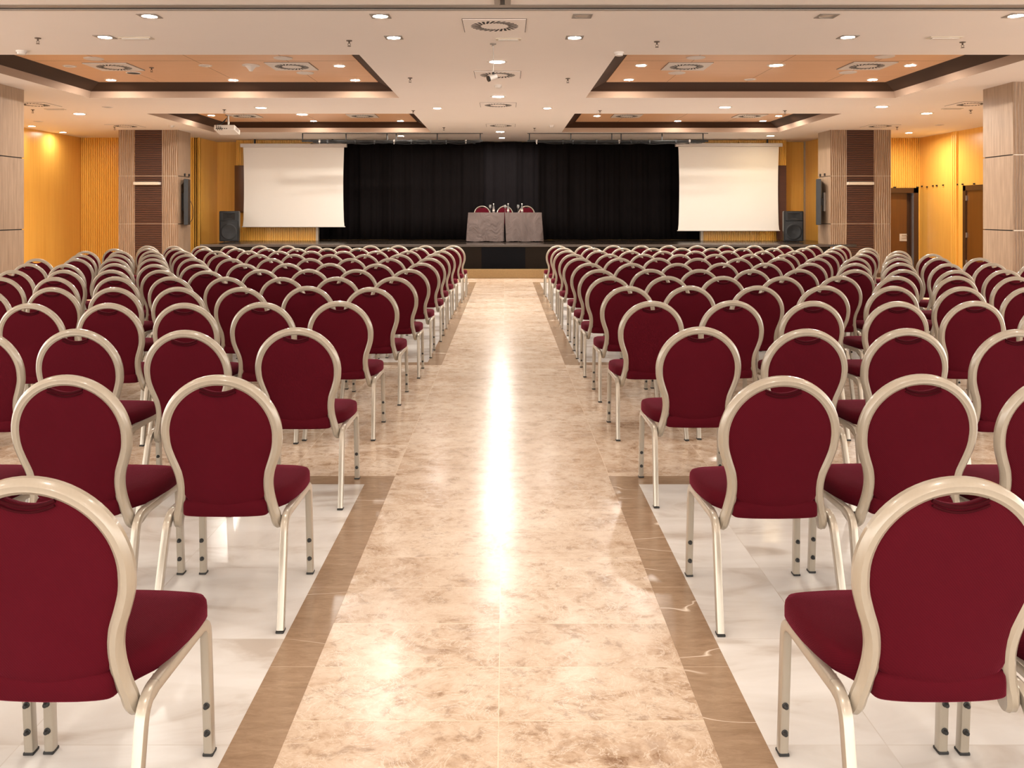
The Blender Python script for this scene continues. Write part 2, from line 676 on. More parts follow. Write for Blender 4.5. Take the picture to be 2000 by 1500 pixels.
# columns ----------------------------------------------------------------------
def column(x0, x1, y0, y1, louvre):
    root = bpy.data.objects.new('column', None)
    C.objects.link(root)
    root.location = ((x0 + x1) / 2, (y0 + y1) / 2, 0)
    root['kind'] = 'structure'
    off = root.location.copy()

    def put(n, b, m):
        bmesh.ops.translate(b, verts=b.verts, vec=-off)
        return obj(n, b, M[m], root)
    put('core', BX(x0 + .02, x1 - .02, y0 + .02, y1 - .02, .0, ZC), 'seam')
    zs = [.0, 1.236, 2.345, ZC]
    lx0, lx1 = x0 + .375, x0 + 1.003
    for k in range(3):
        za, zb = zs[k] + (.008 if k else .1), zs[k + 1] - (.008 if k < 2 else .0)
        if louvre:
            put('front_panel', BX(x0, lx0, y0, y0 + .02, za, zb), 'colwave')
            put('front_panel', BX(lx1, x1, y0, y0 + .02, za, zb), 'colwave')
        else:
            put('front_panel', BX(x0, x1, y0, y0 + .02, za, zb), 'colwave')
        for xa, xb in ((x0, x0 + .02), (x1 - .02, x1)):
            put('side_panel', BX(xa, xb, y0 + .021, y1, za, zb), 'colflat')
        if k:
            b = bmesh.new()
            box(b, x0 + .012, x1 - .012, y0 + .006, y0 + .03, zs[k] - .009, zs[k] + .009)
            put('reveal_strip', b, 'brass')
    if louvre:
        b = bmesh.new()
        n = 78
        L = ZC - .1
        p = L / n
        for k in range(n):
            z = .1 + k * p
            box(b, lx0 + .003, lx1 - .003, y0 - .004, y0 + .02, z + .004, z + p - .010)
        put('louvre_slats', b, 'louvre')
    put('base_skirting', BX(x0 - .008, x1 + .008, y0 - .008, y1 + .008, 0, .1), 'doorframe')


column(-8.945, -7.57, 20.13, 20.93, True)
column(7.52, 8.915, 20.13, 20.93, True)
column(-8.90, -7.50, 12.70, 13.56, False)
column(7.42, 8.82, 12.72, 13.52, False)
bm = BX(XL, XL + .02, 13.6, YR - .1, 0, .1)
struct('baseboard_left', bm, M['doorframe'])

# doors on the right ------------------------------------------------------------
root = bpy.data.objects.new('door_1', None)
C.objects.link(root)
root['kind'] = 'structure'
b = bmesh.new()
box(b, DX1 - .12, DX1, YR - .03, YR + .3, 0, 2.13)
box(b, DX0, DX1, YR - .03, YR + .3, 2.0, 2.13)
box(b, DX0, DX0 + .12, YR - .03, YR + .3, 0, 2.13)
obj('door_frame', b, M['doorframe'], root)
obj('door_leaf', BX(DX0 + .12, DX1 - .22, YR + .14, YR + .18, 0, 2.0), M['door'], root)
obj('door_gap_strip', BX(DX1 - .215, DX1 - .12, YR + .2, YR + .24, 0, 2.0), M['doorframe'], root)  # dark strip filling the gap beside the leaf, stands for its shade
pl = obj('lock_plate', BX(10.16, 10.345, YR + .125, YR + .142, .76, .95, bev=.004), M['creamplastic'], root)
b = bmesh.new()
cyl(b, (10.32, YR + .125, .905), (10.32, YR + .075, .905), .012)
sweep(b, [(10.33, YR + .08, .905), (10.20, YR + .08, .905)], rrect(.02, .02, .006), (0, 0, 1))
obj('lever_handle', b, M['steel'], root, smooth=True)
root = bpy.data.objects.new('door_2', None)
C.objects.link(root)
root['kind'] = 'structure'
yd0, yd1 = 18.1, 20.1
b = bmesh.new()
box(b, XR - .06, XR + .02, yd1 - .12, yd1, 0, 2.12)
box(b, XR - .06, XR + .02, yd0, yd1, 2.0, 2.12)
box(b, XR - .06, XR + .02, yd0, yd0 + .12, 0, 2.12)
obj('door_frame', b, M['doorframe'], root)
obj('door_leaf', BX(XR - .03, XR + .01, yd0 + .12, yd1 - .12, 0, 2.0), M['door'], root)
for z in (.35, .98, 1.83):
    obj('hinge', BX(XR - .06, XR - .028, yd1 - .15, yd1 - .12, z - .06, z + .06, bev=.004), M['steel'], root)

# =============================================================================
# CHAIRS
# =============================================================================


def yb(z):                       # recline of the back
    return -.155 - (z - .44) * .2


def frame_half():
    P = []
    for k in range(0, 19):
        a = math.radians(90 - k * 5)
        P.append((.2025 * math.cos(a), .6965 + .2025 * math.sin(a)))
    P2 = catmull([(.2025, .6965, 0), (.1985, .650, 0), (.184, .600, 0), (.168, .555, 0), (.160, .510, 0), (.161, .465, 0), (.170, .415, 0), (.179, .385, 0)], 4)
    P += [(p.x, p.y) for p in P2[1:]]
    return P


HALF = frame_half()


def back_frame_mesh():
    pts = [(x, yb(z), z) for x, z in HALF]
    tail = catmull([pts[-1], (.184, yb(.36) + .002, .358), (.188, -.120, .341), (.195, -.090, .341), (.203, -.058, .360), (.208, -.045, .376)], 4)[1:]
    pts = pts + [tuple(p) for p in tail]
    left = [(-x, y, z) for x, y, z in reversed(pts[1:])]
    full = left + pts
    # profile: (outward, forward)
    prof = [(-.0115, -.016), (-.001, -.0175), (.0035, -.0140), (.0115, -.0115), (.0150, -.004), (.0150, .008), (.009, .018), (-.009, .018), (-.0115, .014)]
    bm = bmesh.new()
    # start at the left foot end: outward normal there is -x
    sweep(bm, full, [(n, -b) for n, b in prof], (-1, 0, 0))
    return bm


def interp_half(z):
    """inner half width of the frame at height z"""
    best = None
    for (x0, z0), (x1, z1) in zip(HALF, HALF[1:]):
        if z1 <= z <= z0:
            t = 0 if z0 == z1 else (z0 - z) / (z0 - z1)
            return x0 + (x1 - x0) * t
    return HALF[-1][0]


def slot(x):
    return .855 + .0185 * (x / .066) ** 2


def back_outline():
    R = .190
    pts = []
    for k in range(0, 13):                       # slot, right half
        x = .066 * k / 12
        pts.append((x, slot(x)))
    a0 = math.asin(min(1, (.8735 - .6965) / R)) - .01
    for k in range(1, 14):
        a = a0 * (1 - k / 13)
        pts.append((R * math.cos(a), .6965 + R * math.sin(a)))
    for z in (.67, .64, .61, .58, .55, .52, .49, .46):
        pts.append((interp_half(z) - .011, z))
    for k in range(1, 7):
        t = k / 6
        pts.append(((interp_half(.46) - .011) * (1 - t), .440 - .022 * math.sin(t * PI / 2)))
    left = [(-x, z) for x, z in reversed(pts[1:-1])]
    return pts + left


def pad(bm, loop, centre, rings, f):
    """closed cushion from an outline; rings = [(scale, offset)], f(u, v, w) -> point"""
    prev = None
    first = None
    for s, w in rings:
        if s <= 0:
            c = bm.verts.new(f(centre[0], centre[1], w))
            for i in range(len(prev)):
                bm.faces.new((prev[i], prev[(i + 1) % len(prev)], c))
            return first
        cur = [bm.verts.new(f(centre[0] + (u - centre[0]) * s, centre[1] + (v - centre[1]) * s, w)) for u, v in loop]
        if prev:
            n = len(cur)
            for i in range(n):
                bm.faces.new((prev[i], prev[(i + 1) % n], cur[(i + 1) % n], cur[i]))
        else:
            first = cur
        prev = cur
    return first


def backrest_mesh():
    bm = bmesh.new()
    loop = back_outline()
    def f(u, v, w):
        k = min(1, max(0, (.66 - v) / .2))
        return Vector((u, yb(v) + w - .026 * k * (1 - min(1, abs(u) / .15) ** 2), v))
    c = (0, .665)
    rear = [(1, 0), (.992, -.007), (.96, -.0105), (.85, -.0125), (.6, -.0135), (.3, -.0135), (0, -.0135)]
    front = [(1, 0), (.99, .012), (.95, .020), (.85, .027), (.6, .031), (.3, .032), (0, .032)]
    a = pad(bm, loop, c, rear, f)
    b = pad(bm, loop, c, front, f)
    bmesh.ops.remove_doubles(bm, verts=bm.verts, dist=1e-5)
    return bm


def seat_outline():
    half = catmull([(0, -.192, 0), (.08, -.189, 0), (.135, -.180, 0), (.153, -.165, 0), (.158, -.13, 0), (.178, -.085, 0), (.208, -.03, 0), (.224, .05, 0), (.230, .13, 0), (.229, .20, 0),
                    (.221, .238, 0), (.190, .262, 0), (.10, .274, 0), (0, .277, 0)], 3)
    right = [(p.x, p.y) for p in half]
    left = [(-x, y) for x, y in reversed(right[1:-1])]
    return right + left


def seat_mesh():
    bm = bmesh.new()
    loop = seat_outline()

    def f(u, v, w):
        return Vector((u, v, w))
    c = (0, .05)
    top = [(.985, .388), (1, .393), (1.0, .422), (.994, .434), (.972, .444), (.90, .452), (.65, .457), (.35, .459), (0, .459)]
    a = pad(bm, loop, c, top, f)
    bm.faces.new(a)
    return bm


def leg_path():
    x = .222
    P = []
    foot_r, bend_r = Vector((.226, -.252, .006)), Vector((.215, -.150, .378))
    bend_f, foot_f = Vector((.219, .232, .380)), Vector((x, .255, .006))

    def corner(a, b, c, r, n=6):
        d0, d1 = (a - b).normalized(), (c - b).normalized()
        out = []
        p0, p2 = b + d0 * r, b + d1 * r
        for i in range(n + 1):
            t = i / n
            out.append((1 - t) ** 2 * p0 + 2 * t * (1 - t) * b + t * t * p2)
        return out
    c1 = corner(foot_r, bend_r, bend_f, .055)
    c2 = corner(bend_r, bend_f, foot_f, .045)
    rear = [foot_r + (c1[0] - foot_r) * t for t in (0, .5)] + c1
    rail = [c1[-1], (c1[-1] + c2[0]) / 2, c2[0]]
    front = c2 + [c2[-1] + (foot_f - c2[-1]) * t for t in (.5, 1)]
    return rear, rail, front


REAR, RAIL, FRONT = leg_path()
LEGP = [(u, v) for u, v in rrect(.026, .030, .005, 2)]


def mir(P, s):
    return [Vector((p.x * s, p.y, p.z)) for p in P]


def leg_mesh(P, s):
    bm = bmesh.new()
    sweep(bm, mir(P, s), LEGP, (1, 0, 0))
    return bm


def make_chair():
    t = thing('banquet_chair', '', 'chair')
    obj('back_frame', back_frame_mesh(), M['frame'], t, smooth=True, angle=30)
    back = obj('backrest', backrest_mesh(), M['fabric'], t, smooth=True, angle=70)
    bm = bmesh.new()
    sweep(bm, [(x, yb(slot(x)) - .010, slot(x) - .005) for x in [-.064 + .128 * k / 14 for k in range(15)]], circ(.0042, 8), (0, 0, 1))
    sweep(bm, [(x, yb(slot(x)) - .0125, slot(x) - .0155) for x in [-.064 + .128 * k / 14 for k in range(15)]], circ(.0030, 8), (0, 0, 1))
    obj('handle_piping', bm, M['piping'], back, smooth=True)
    obj('seat', seat_mesh(), M['fabric'], t, smooth=True, angle=60)
    for s in (-1, 1):
        obj('seat_rail', leg_mesh(RAIL, s), M['legs'], t, smooth=True)
        l = obj('leg', leg_mesh(REAR, s), M['legs'], t, smooth=True)
        obj('foot_cap', BX(s * .2258 - .0145, s * .2258 + .0145, -.270, -.235, 0, .008, bev=.002), M['rubber'], l)
        l = obj('leg', leg_mesh(FRONT, s), M['legs'], t, smooth=True)
        obj('foot_cap', BX(s * .222 - .0145, s * .222 + .0145, .238, .272, 0, .008, bev=.002), M['rubber'], l)
        for z in (.145, .068):
            bm = bmesh.new()
            y = .255 - .023 * (z / .38) - .013
            lathe(bm, [(0, 0), (.009, 0), (.009, .004), (.0065, .006), (.0065, .012), (.0045, .015), (0, .015)], 12)
            bmesh.ops.rotate(bm, verts=bm.verts, matrix=Matrix.Rotation(PI / 2, 3, 'X'))
            bmesh.ops.translate(bm, verts=bm.verts, vec=(s * .222, y, z))
            obj('rubber_stud', bm, M['rubber'], l, smooth=True)
    return t


def copy_thing(root, full=True):
    r = root.copy()
    C.objects.link(r)
    for ch in root.children:
        c = ch.copy()
        C.objects.link(c)
        c.parent = r
        if full:
            for g in ch.children:
                d = g.copy()
                C.objects.link(d)
                d.parent = c
    return r


# top of every back in the photograph, aisle seat first
LEFT = {
    1: [(52, 936), (-362, 936)],
    2: [(425, 735), (127, 735), (-170, 735)],
    3: [(578, 641.5), (360, 646.5), (147, 644), (-38, 645)],
    4: [(662, 589), (510.5, 591.3), (360, 592.8), (213, 593), (56, 593.5), (-95, 593)],
    5: [(723.6, 562), (600, 559.7), (469.7, 561.8), (346, 561.4), (223, 562), (101.3, 561.8), (-36, 563)],
    6: [(768.8, 541.6), (656.8, 541.6), (553.2, 542.2), (441, 541.6), (331.7, 540.8), (224, 541), (105, 541.9), (5, 542)],
    7: [(798.5, 526), (695.9, 526.5), (602.6, 526.2), (507.7, 526.6), (407.7, 529), (312, 527.6), (216.6, 527.6), (124.7, 527.6), (24, 528)],
    8: [(822.8, 513.6), (735.7, 515.4), (644.4, 514.5), (560.8, 514.8), (479.8, 515.3), (391.2, 516.6), (306.4, 516.4), (223, 514.8), (141.2, 516.4), (54.5, 514.8), (-30, 515.5)],
    9: [(837.7, 504), (760.7, 504.5), (684.4, 504.8), (605.2, 504.8), (529.2, 504.8), (450.5, 505), (375.4, 504.8), (301, 505.2), (230.5, 505.3), (156.4, 505.2), (82.3, 505.4)],
    10: [(849.8, 496), (781, 497), (712.1, 497), (643.8, 496.8), (574.1, 496.6), (504.5, 496.8), (432, 497.2), (363.4, 497.3), (298, 497), (230.5, 497.1), (164.6, 497.4)],
    11: [(862, 489.8), (797.2, 489.9), (735, 490.1), (674.3, 490.4), (614.7, 490.4), (549.4, 490.4), (490, 490), (427, 490.2), (362, 490.5), (295.6, 490.2), (238, 490.2), (173.5, 490.6)],
    12: [(875.5, 484), (816, 484), (760, 484.2), (700, 484.4), (643.2, 485), (586.8, 485.2), (528, 485.2), (471, 485.3), (409, 485.8), (350.7, 485.4), (293.7, 485.2), (241, 485.8)],
    13: [(885, 479.5), (832.3, 479.7), (778.9, 479.6), (726.3, 479.7), (670.3, 479.6), (617.2, 480.2), (567.2, 479.8), (512, 479.8), (458.3, 480.4), (401.4, 480.5), (349.4, 480.5), (296, 480.2)],
}
RIGHT = {
    1: [(1876, 936), (2312, 936)],
    2: [(1530, 737), (1803, 733.5), (2077, 735)],
    3: [(1368, 640), (1577, 644), (1774, 643), (1988, 645)],
    4: [(1274, 589), (1431.5, 588), (1589.3, 589), (1755, 589.7), (1905.8, 588.6), (2060, 589)],
    5: [(1227.3, 559.7), (1347.5, 559), (1481, 558.9), (1610.8, 558.8), (1746.3, 559.7), (1880.4, 560.6), (2013, 561)],
    6: [(1190.6, 540.7), (1303.8, 540), (1412.7, 540), (1529.2, 540.6), (1641.2, 539.4), (1752.6, 540), (1870.3, 539.8), (1985.6, 540.7)],
    7: [(1170.3, 526.6), (1271, 526), (1367.1, 526.4), (1469, 526.8), (1562.7, 526), (1671.6, 526.8), (1765.3, 526.7), (1866, 528), (1964, 527.2)],
    8: [(1151.3, 514), (1233.6, 514.2), (1324, 514.4), (1410.2, 513.8), (1495.7, 514), (1582.9, 513.8), (1671, 514.2), (1760.2, 513.8), (1847.5, 515), (1938.7, 514), (2024, 514)],
    9: [(1132.3, 504), (1210.2, 504), (1286.2, 503.9), (1363.3, 504.2), (1443.1, 504.4), (1522.9, 503.8), (1594.3, 503.8), (1672.8, 503.8), (1756.4, 504), (1834.9, 503.4), (1913.4, 504)],
    10: [(1120.9, 496.2), (1190.6, 496.3), (1253.9, 496.2), (1325.3, 496.8), (1397.5, 496.5), (1465.9, 496.4), (1535.6, 496.6), (1612, 496.4), (1684.2, 496.5), (1755.2, 496.6), (1822.2, 496.2)],
    11: [(1107.6, 489.6), (1167.8, 489.7), (1229.2, 489.8), (1295.9, 490.3), (1357, 490.2), (1422.8, 490), (1491.2, 490.2), (1551.3, 490.1), (1624.7, 490.1), (1693.1, 490), (1753.9, 490.1)],
    12: [(1100.7, 484.1), (1153.9, 484), (1212.1, 484.4), (1272.9, 484.6), (1329.8, 484.4), (1391.2, 484.6), (1450.7, 484.5), (1510.2, 484.5), (1570.9, 484.3), (1631, 484.4), (1695.6, 484.5)],
    13: [(1090.5, 479.5), (1142.5, 479.5), (1198.2, 479.4), (1252.6, 479.7), (1306.3, 479.6), (1362, 479.7), (1417.8, 479.5), (1473.5, 479.5), (1531.8, 479.5), (1583.6, 479.7), (1641.2, 479.7)],
}
ORD = ['zeroth', 'first', 'second', 'third', 'fourth', 'fifth', 'sixth', 'seventh', 'eighth', 'ninth', 'tenth', 'eleventh', 'twelfth', 'thirteenth']
ROWN = {1: 'nearest row', 13: 'row before the stage'}
for r in range(2, 13):
    ROWN[r] = ORD[r] + ' row from nearest'
proto = make_chair()
used = False
ZT = .914
for side, rows in (('left', LEFT), ('right', RIGHT)):
    for r in range(1, 14):
        last = None
        for k, (px, py) in enumerate(rows[r]):
            p = at_z(px, py, ZT)
            sg = -1 if side == 'left' else 1
            if last is not None and (p.x - last) * sg < .487:
                p.x = last + sg * .487
            last = p.x
            yaw = random.uniform(-.018, .018)
            if r == 1:
                yaw = (0, .0)[k] if k else (-.02 if side == 'left' else .02)
            if not used:
                c = proto
                used = True
            else:
                c = copy_thing(proto, full=(r <= 8))
            # the top of the back is .25 behind the chair's centre
            c.rotation_euler = (0, 0, yaw)
            c.location = (p.x - math.sin(yaw) * .25, p.y + math.cos(yaw) * .25, .0012)
            seatn = 'aisle seat' if k == 0 else ORD[k + 1] + ' seat from aisle'
            tag(c, 'round-backed burgundy chair %s of aisle, %s, %s' % (side, ROWN[r], seatn), 'chair', 'burgundy banquet chairs in rows')
# three chairs behind the table on the stage
for k, (px, lab) in enumerate(((941, 'left'), (986, 'middle'), (1029, 'right'))):
    c = copy_thing(proto, full=False)
    p = at_y(px, 403, 22.75)
    c.location = (p.x, 22.83, SZ)
    c.rotation_euler = (0, 0, PI)
    tag(c, 'burgundy chair behind the grey-clothed stage table, %s of the three' % lab, 'chair', 'chairs at the stage table')

# =============================================================================
# STAGE FURNITURE
# =============================================================================


def cloth_mesh(x0, x1, y0, y1, zt, zb, fl, fr, seed):
    """cloth over a table: flat top, front / back / side drops that flare"""
    rnd = random.Random(seed)
    bm = bmesh.new()
    per = []
    n = 22

    def edge(a, b, m, nx, ny):
        for i in range(m):
            t = i / m
            per.append((a[0] + (b[0] - a[0]) * t, a[1] + (b[1] - a[1]) * t, nx, ny))
    edge((x0, y0), (x1, y0), n, 0, -1)
    edge((x1, y0), (x1, y1), 10, 1, 0)
    edge((x1, y1), (x0, y1), n, 0, 1)
    edge((x0, y1), (x0, y0), 10, -1, 0)
    ph = [rnd.uniform(0, 6) for _ in range(4)]
    rows = []
    for j in range(10):
        t = j / 9
        ring_ = []
        for i, (x, y, nx, ny) in enumerate(per):
            w = .020 * math.sin(i * .9 + ph[0]) * t + .016 * math.sin(i * .37 + ph[1] + t * 2) * t
            flare = .045 * t if ny < 0 else .03 * t
            if nx < 0:
                flare = fl * t
            if nx > 0:
                flare = fr * t
            ex, ey = nx * (flare + w), ny * (flare + w)
            if i == 0:
                ex += -fl * t
            if ny < 0 and x == x1:
                ex += fr * t
            z = zt - (zt - zb) * t + (.008 * math.sin(i * .5 + ph[2])) * t
            ring_.append(bm.verts.new((x + ex, y + ey, z)))
        rows.append(ring_)
    for a, b in zip(rows, rows[1:]):
        for i in range(len(per)):
            k = (i + 1) % len(per)
            bm.faces.new((a[i], a[k], b[k], b[i]))
    bm.faces.new(rows[0])
    return bm


TY0, TY1 = 21.72, 22.32
TZ = SZ + .74
tabs = ((914.5, 985.2, 'left', .04, -.028), (986.2, 1058, 'right', -.028, .04))
for px0, px1, side, fl, fr in tabs:
    x0 = (px0 - VX) * TY0 / F
    x1 = (px1 - VX) * TY0 / F
    t = thing('folding_table', 'trestle table under the grey cloth on stage, %s of the pair' % side, 'table', ((x0 + x1) / 2, (TY0 + TY1) / 2, SZ), 0, 'tables on the stage')
    hw = (x1 - x0) / 2 - .012
    obj('tabletop', BX(-hw, hw, -.29, .29, .70, .732), M['tabletop'], t)
    for sx in (-1, 1):
        for sy in (-1, 1):
            bm = bmesh.new()
            cyl(bm, (sx * (hw - .08), sy * .22, 0), (sx * (hw - .08), sy * .22, .70), .016)
            obj('leg', bm, M['blackmetal'], t, smooth=True)
    o = obj('tablecloth', cloth_mesh(x0, x1, TY0, TY1, TZ, SZ + .02, fl, fr, 3 if side == 'left' else 5), M['cloth'], smooth=True, angle=60)
    tag(o, 'grey cloth draped to the stage floor over the %s table' % side, 'tablecloth', 'grey tablecloths on the stage')

# bottles and glasses on the table
names = ('left', 'middle', 'right')
for k, (bx_, gx) in enumerate(((964, 957.5), (992.5, 986.5), (1019.5, 1012))):
    p = at_y(bx_, 416, TY0 + .25)
    t = thing('water_bottle', 'small clear glass bottle on the stage table, %s of three' % names[k], 'bottle', (p.x, p.y, TZ), 0, 'bottles on the stage table')
    bm = bmesh.new()
    lathe(bm, [(0, .001), (.027, .001), (.030, .006), (.030, .115), (.026, .140), (.014, .170), (.012, .205), (.0125, .212)], 20)
    obj('bottle_body', bm, M['glass'], t, smooth=True)
    bm = bmesh.new()
    lathe(bm, [(.0145, .205), (.0150, .225), (.012, .229), (0, .229)], 16)
    obj('cap', bm, M['whiteplastic'], t, smooth=True)
    bm = bmesh.new()
    lathe(bm, [(.0306, .035), (.0306, .075)], 20)
    obj('paper_band', bm, M['label'], t, smooth=True)
    p = at_y(gx, 416, TY0 + .2)
    t = thing('wine_glass', 'stemmed glass beside the %s bottle on the stage table' % names[k], 'glass', (p.x, p.y, TZ), 0, 'glasses on the stage table')
    bm = bmesh.new()
    lathe(bm, [(0, .100), (.016, .103), (.030, .120), (.034, .150), (.030, .195), (.0285, .195), (.032, .150), (.028, .122), (.014, .107), (0, .104)], 20)
    obj('bowl', bm, M['glass'], t, smooth=True)
    bm = bmesh.new()
    lathe(bm, [(0, .0005), (.032, .0005), (.032, .003), (.006, .008), (.0042, .02), (.0042, .09), (.008, .101), (0, .101)], 20)
    obj('stem', bm, M['glass'], t, smooth=True)

# curtain panels at the back of the stage
CYD = 23.32


def curtain(x0, x1, m, lab, seed, z0=SZ + .015):
    rnd = random.Random(seed)
    bm = bmesh.new()
    n = int((x1 - x0) / .03)
    A = []
    for t in range(5):
        z = z0 + (ZC - .02 - z0) * t / 4
        row = []
        for i in range(n + 1):
            x = x0 + (x1 - x0) * i / n
            w = .035 * math.sin(x * 9 + seed) + .02 * math.sin(x * 17.3 + seed * 2) + .012 * math.sin(x * 41)
            w *= 1.25 - .3 * t / 4
            row.append(bm.verts.new((x, CYD + (.03 if seed % 2 else -.05) + w, z)))
        A.append(row)
    for a, b in zip(A, A[1:]):
        for i in range(n):
            bm.faces.new((a[i], a[i + 1], b[i + 1], b[i]))
    o = obj('stage_curtain', bm, M[m], smooth=True, angle=80)
    md = o.modifiers.new('thickness', 'SOLIDIFY')
    md.thickness = .006
    tag(o, lab, 'curtain', 'black stage curtains')


cx = [(v - VX) * CYD / F for v in (617, 765, 943, 1050, 1178, 1371)]
curtain(cx[0], cx[1] + .02, 'velvet', 'black velvet curtain beside and behind the left screen', 1)
curtain(cx[1], cx[2] + .02, 'velvet', 'black velvet curtain between left screen and stage table', 2)
curtain(cx[2], cx[3] + .02, 'velvet2', 'slightly greyer black curtain directly behind the stage table', 3)
curtain(cx[3], cx[4] + .02, 'velvet', 'black velvet curtain just right of the stage table', 4)
curtain(cx[4], cx[5], 'velvet', 'black velvet curtain beside and behind the right screen', 5)


# projection screens
def screen(px0, px1, pt, pb, hx0, hx1, lab, y=22.7):
    x0, x1 = at_y(px0, 0, y).x, at_y(px1, 0, y).x
    zt, zb = at_y(0, pt, y).z, at_y(0, pb, y).z
    h0, h1 = at_y(hx0, 0, y).x, at_y(hx1, 0, y).x
    cxx = (x0 + x1) / 2
    t = thing('projection_screen', lab, 'screen', (cxx, y, zb), 0, 'projection screens')
    hw, hh = (x1 - x0) / 2, zt - zb
    bm = bmesh.new()
    n = 14
    f, b = [], []
    for i in range(n + 1):
        s = i / n
        w = hw - .022 * math.sin(PI * s) + (.012 if s == 0 else 0)
        f.append([bm.verts.new((sx * w, -.002, hh * s)) for sx in (-1, 1)])
        b.append([bm.verts.new((sx * w, .002, hh * s)) for sx in (-1, 1)])
    for i in range(n):
        bm.faces.new((f[i][0], f[i][1], f[i + 1][1], f[i + 1][0]))
        bm.faces.new((b[i][0], b[i + 1][0], b[i + 1][1], b[i][1]))
        for k in (0, 1):
            bm.faces.new((f[i][k], f[i + 1][k], b[i + 1][k], b[i][k]))
    obj('screen_fabric', bm, M['screen'], t)
    obj('casing', BX(h0 - cxx, h1 - cxx, -.06, .06, hh - .01, hh + .085, bev=.012), M['whiteplastic'], t)
    bm = bmesh.new()
    cyl(bm, (-hw - .03, 0, .0), (hw + .03, 0, .0), .013)
    obj('weight_bar', bm, M['whiteplastic'], t, smooth=True)
    for sx in (-1, 1):
        obj('bracket', BX(sx * (hw - .3) - .02, sx * (hw - .3) + .02, -.02, .02, hh + .07, ZC - zb + .006), M['blackmetal'], t)


screen(475, 672, 287, 443, 470, 677.5, 'white pull-down projection screen hanging left of the black curtain')
screen(1325, 1521, 286, 450.5, 1319, 1527.5, 'white pull-down projection screen hanging right of the black curtain')


# PA loudspeakers on the stage
def pa(px, y, lab, rz):
    x = (px - VX) * y / F
    t = thing('loudspeaker', lab, 'loudspeaker', (x, y, SZ), rz, 'loudspeakers on the stage')
    bm = bmesh.new()
    w, h, d = .245, .775, .21
    pts = [(-w, -d), (w, -d), (w * .72, d), (-w * .72, d)]
    A = [bm.verts.new((a, b, .012)) for a, b in pts]
    B = [bm.verts.new((a, b, h)) for a, b in pts]
    for i in range(4):
        bm.faces.new((A[i], A[(i + 1) % 4], B[(i + 1) % 4], B[i]))
    bm.faces.new(A)
    bm.faces.new(B)
    bmesh.ops.bevel(bm, geom=bm.edges[:], offset=.012, segments=2, affect='EDGES')
    obj('cabinet', bm, M['blackplastic'], t)
    # horn: recessed dark mouth with splayed rim
    bm = bmesh.new()
    ring_o = [(-.15, .555), (.15, .555), (.15, .725), (-.15, .725)]
    ring_i = [(-.05, .60), (.05, .60), (.05, .68), (-.05, .68)]
    O = [bm.verts.new((a, -d - .012, b)) for a, b in ring_o]
    I = [bm.verts.new((a, -d + .0, b)) for a, b in ring_i]
    for i in range(4):
        bm.faces.new((O[i], O[(i + 1) % 4], I[(i + 1) % 4], I[i]))
    bm.faces.new(I)
    obj('horn', bm, M['hole'], t)
    bm = bmesh.new()
    for (a0, a1, c0, c1) in ((-.21, .21, .725, .75), (-.21, -.15, .54, .725), (.15, .21, .54, .725)):
        box(bm, a0, a1, -d - .014, -d + .002, c0, c1, bev=.004)
    obj('horn_surround', bm, M['grille'], t)
    bm = bmesh.new()
    box(bm, -.225, .225, -d - .012, -d + .004, .03, .525, bev=.02)
    obj('grille', bm, M['grille'], t)
    bm = bmesh.new()
    lathe(bm, [(0, 0), (.16, .004), (.19, .010), (.2, .006), (.2, 0)], 40)
    bmesh.ops.rotate(bm, verts=bm.verts, matrix=Matrix.Rotation(PI / 2, 3, 'X'))
    bmesh.ops.translate(bm, verts=bm.verts, vec=(0, -d - .011, .255))
    obj('woofer', bm, M['blackplastic'], t, smooth=True)
    obj('badge', BX(-.022, .022, -d - .017, -d - .012, .437, .453, bev=.002), M['steel'], t)
    for sx in (-1, 1):
        for sy in (-1, 1):
            bm = bmesh.new()
            cyl(bm, (sx * .13, sy * .15, 0), (sx * .13, sy * .15, .014), .015)
            obj('foot', bm, M['rubber'], t)


pa(451.5, 22.05, 'black loudspeaker standing on the stage left of the left screen', .05)
pa(1546, 22.05, 'black loudspeaker standing on the stage right of the right screen', -.06)


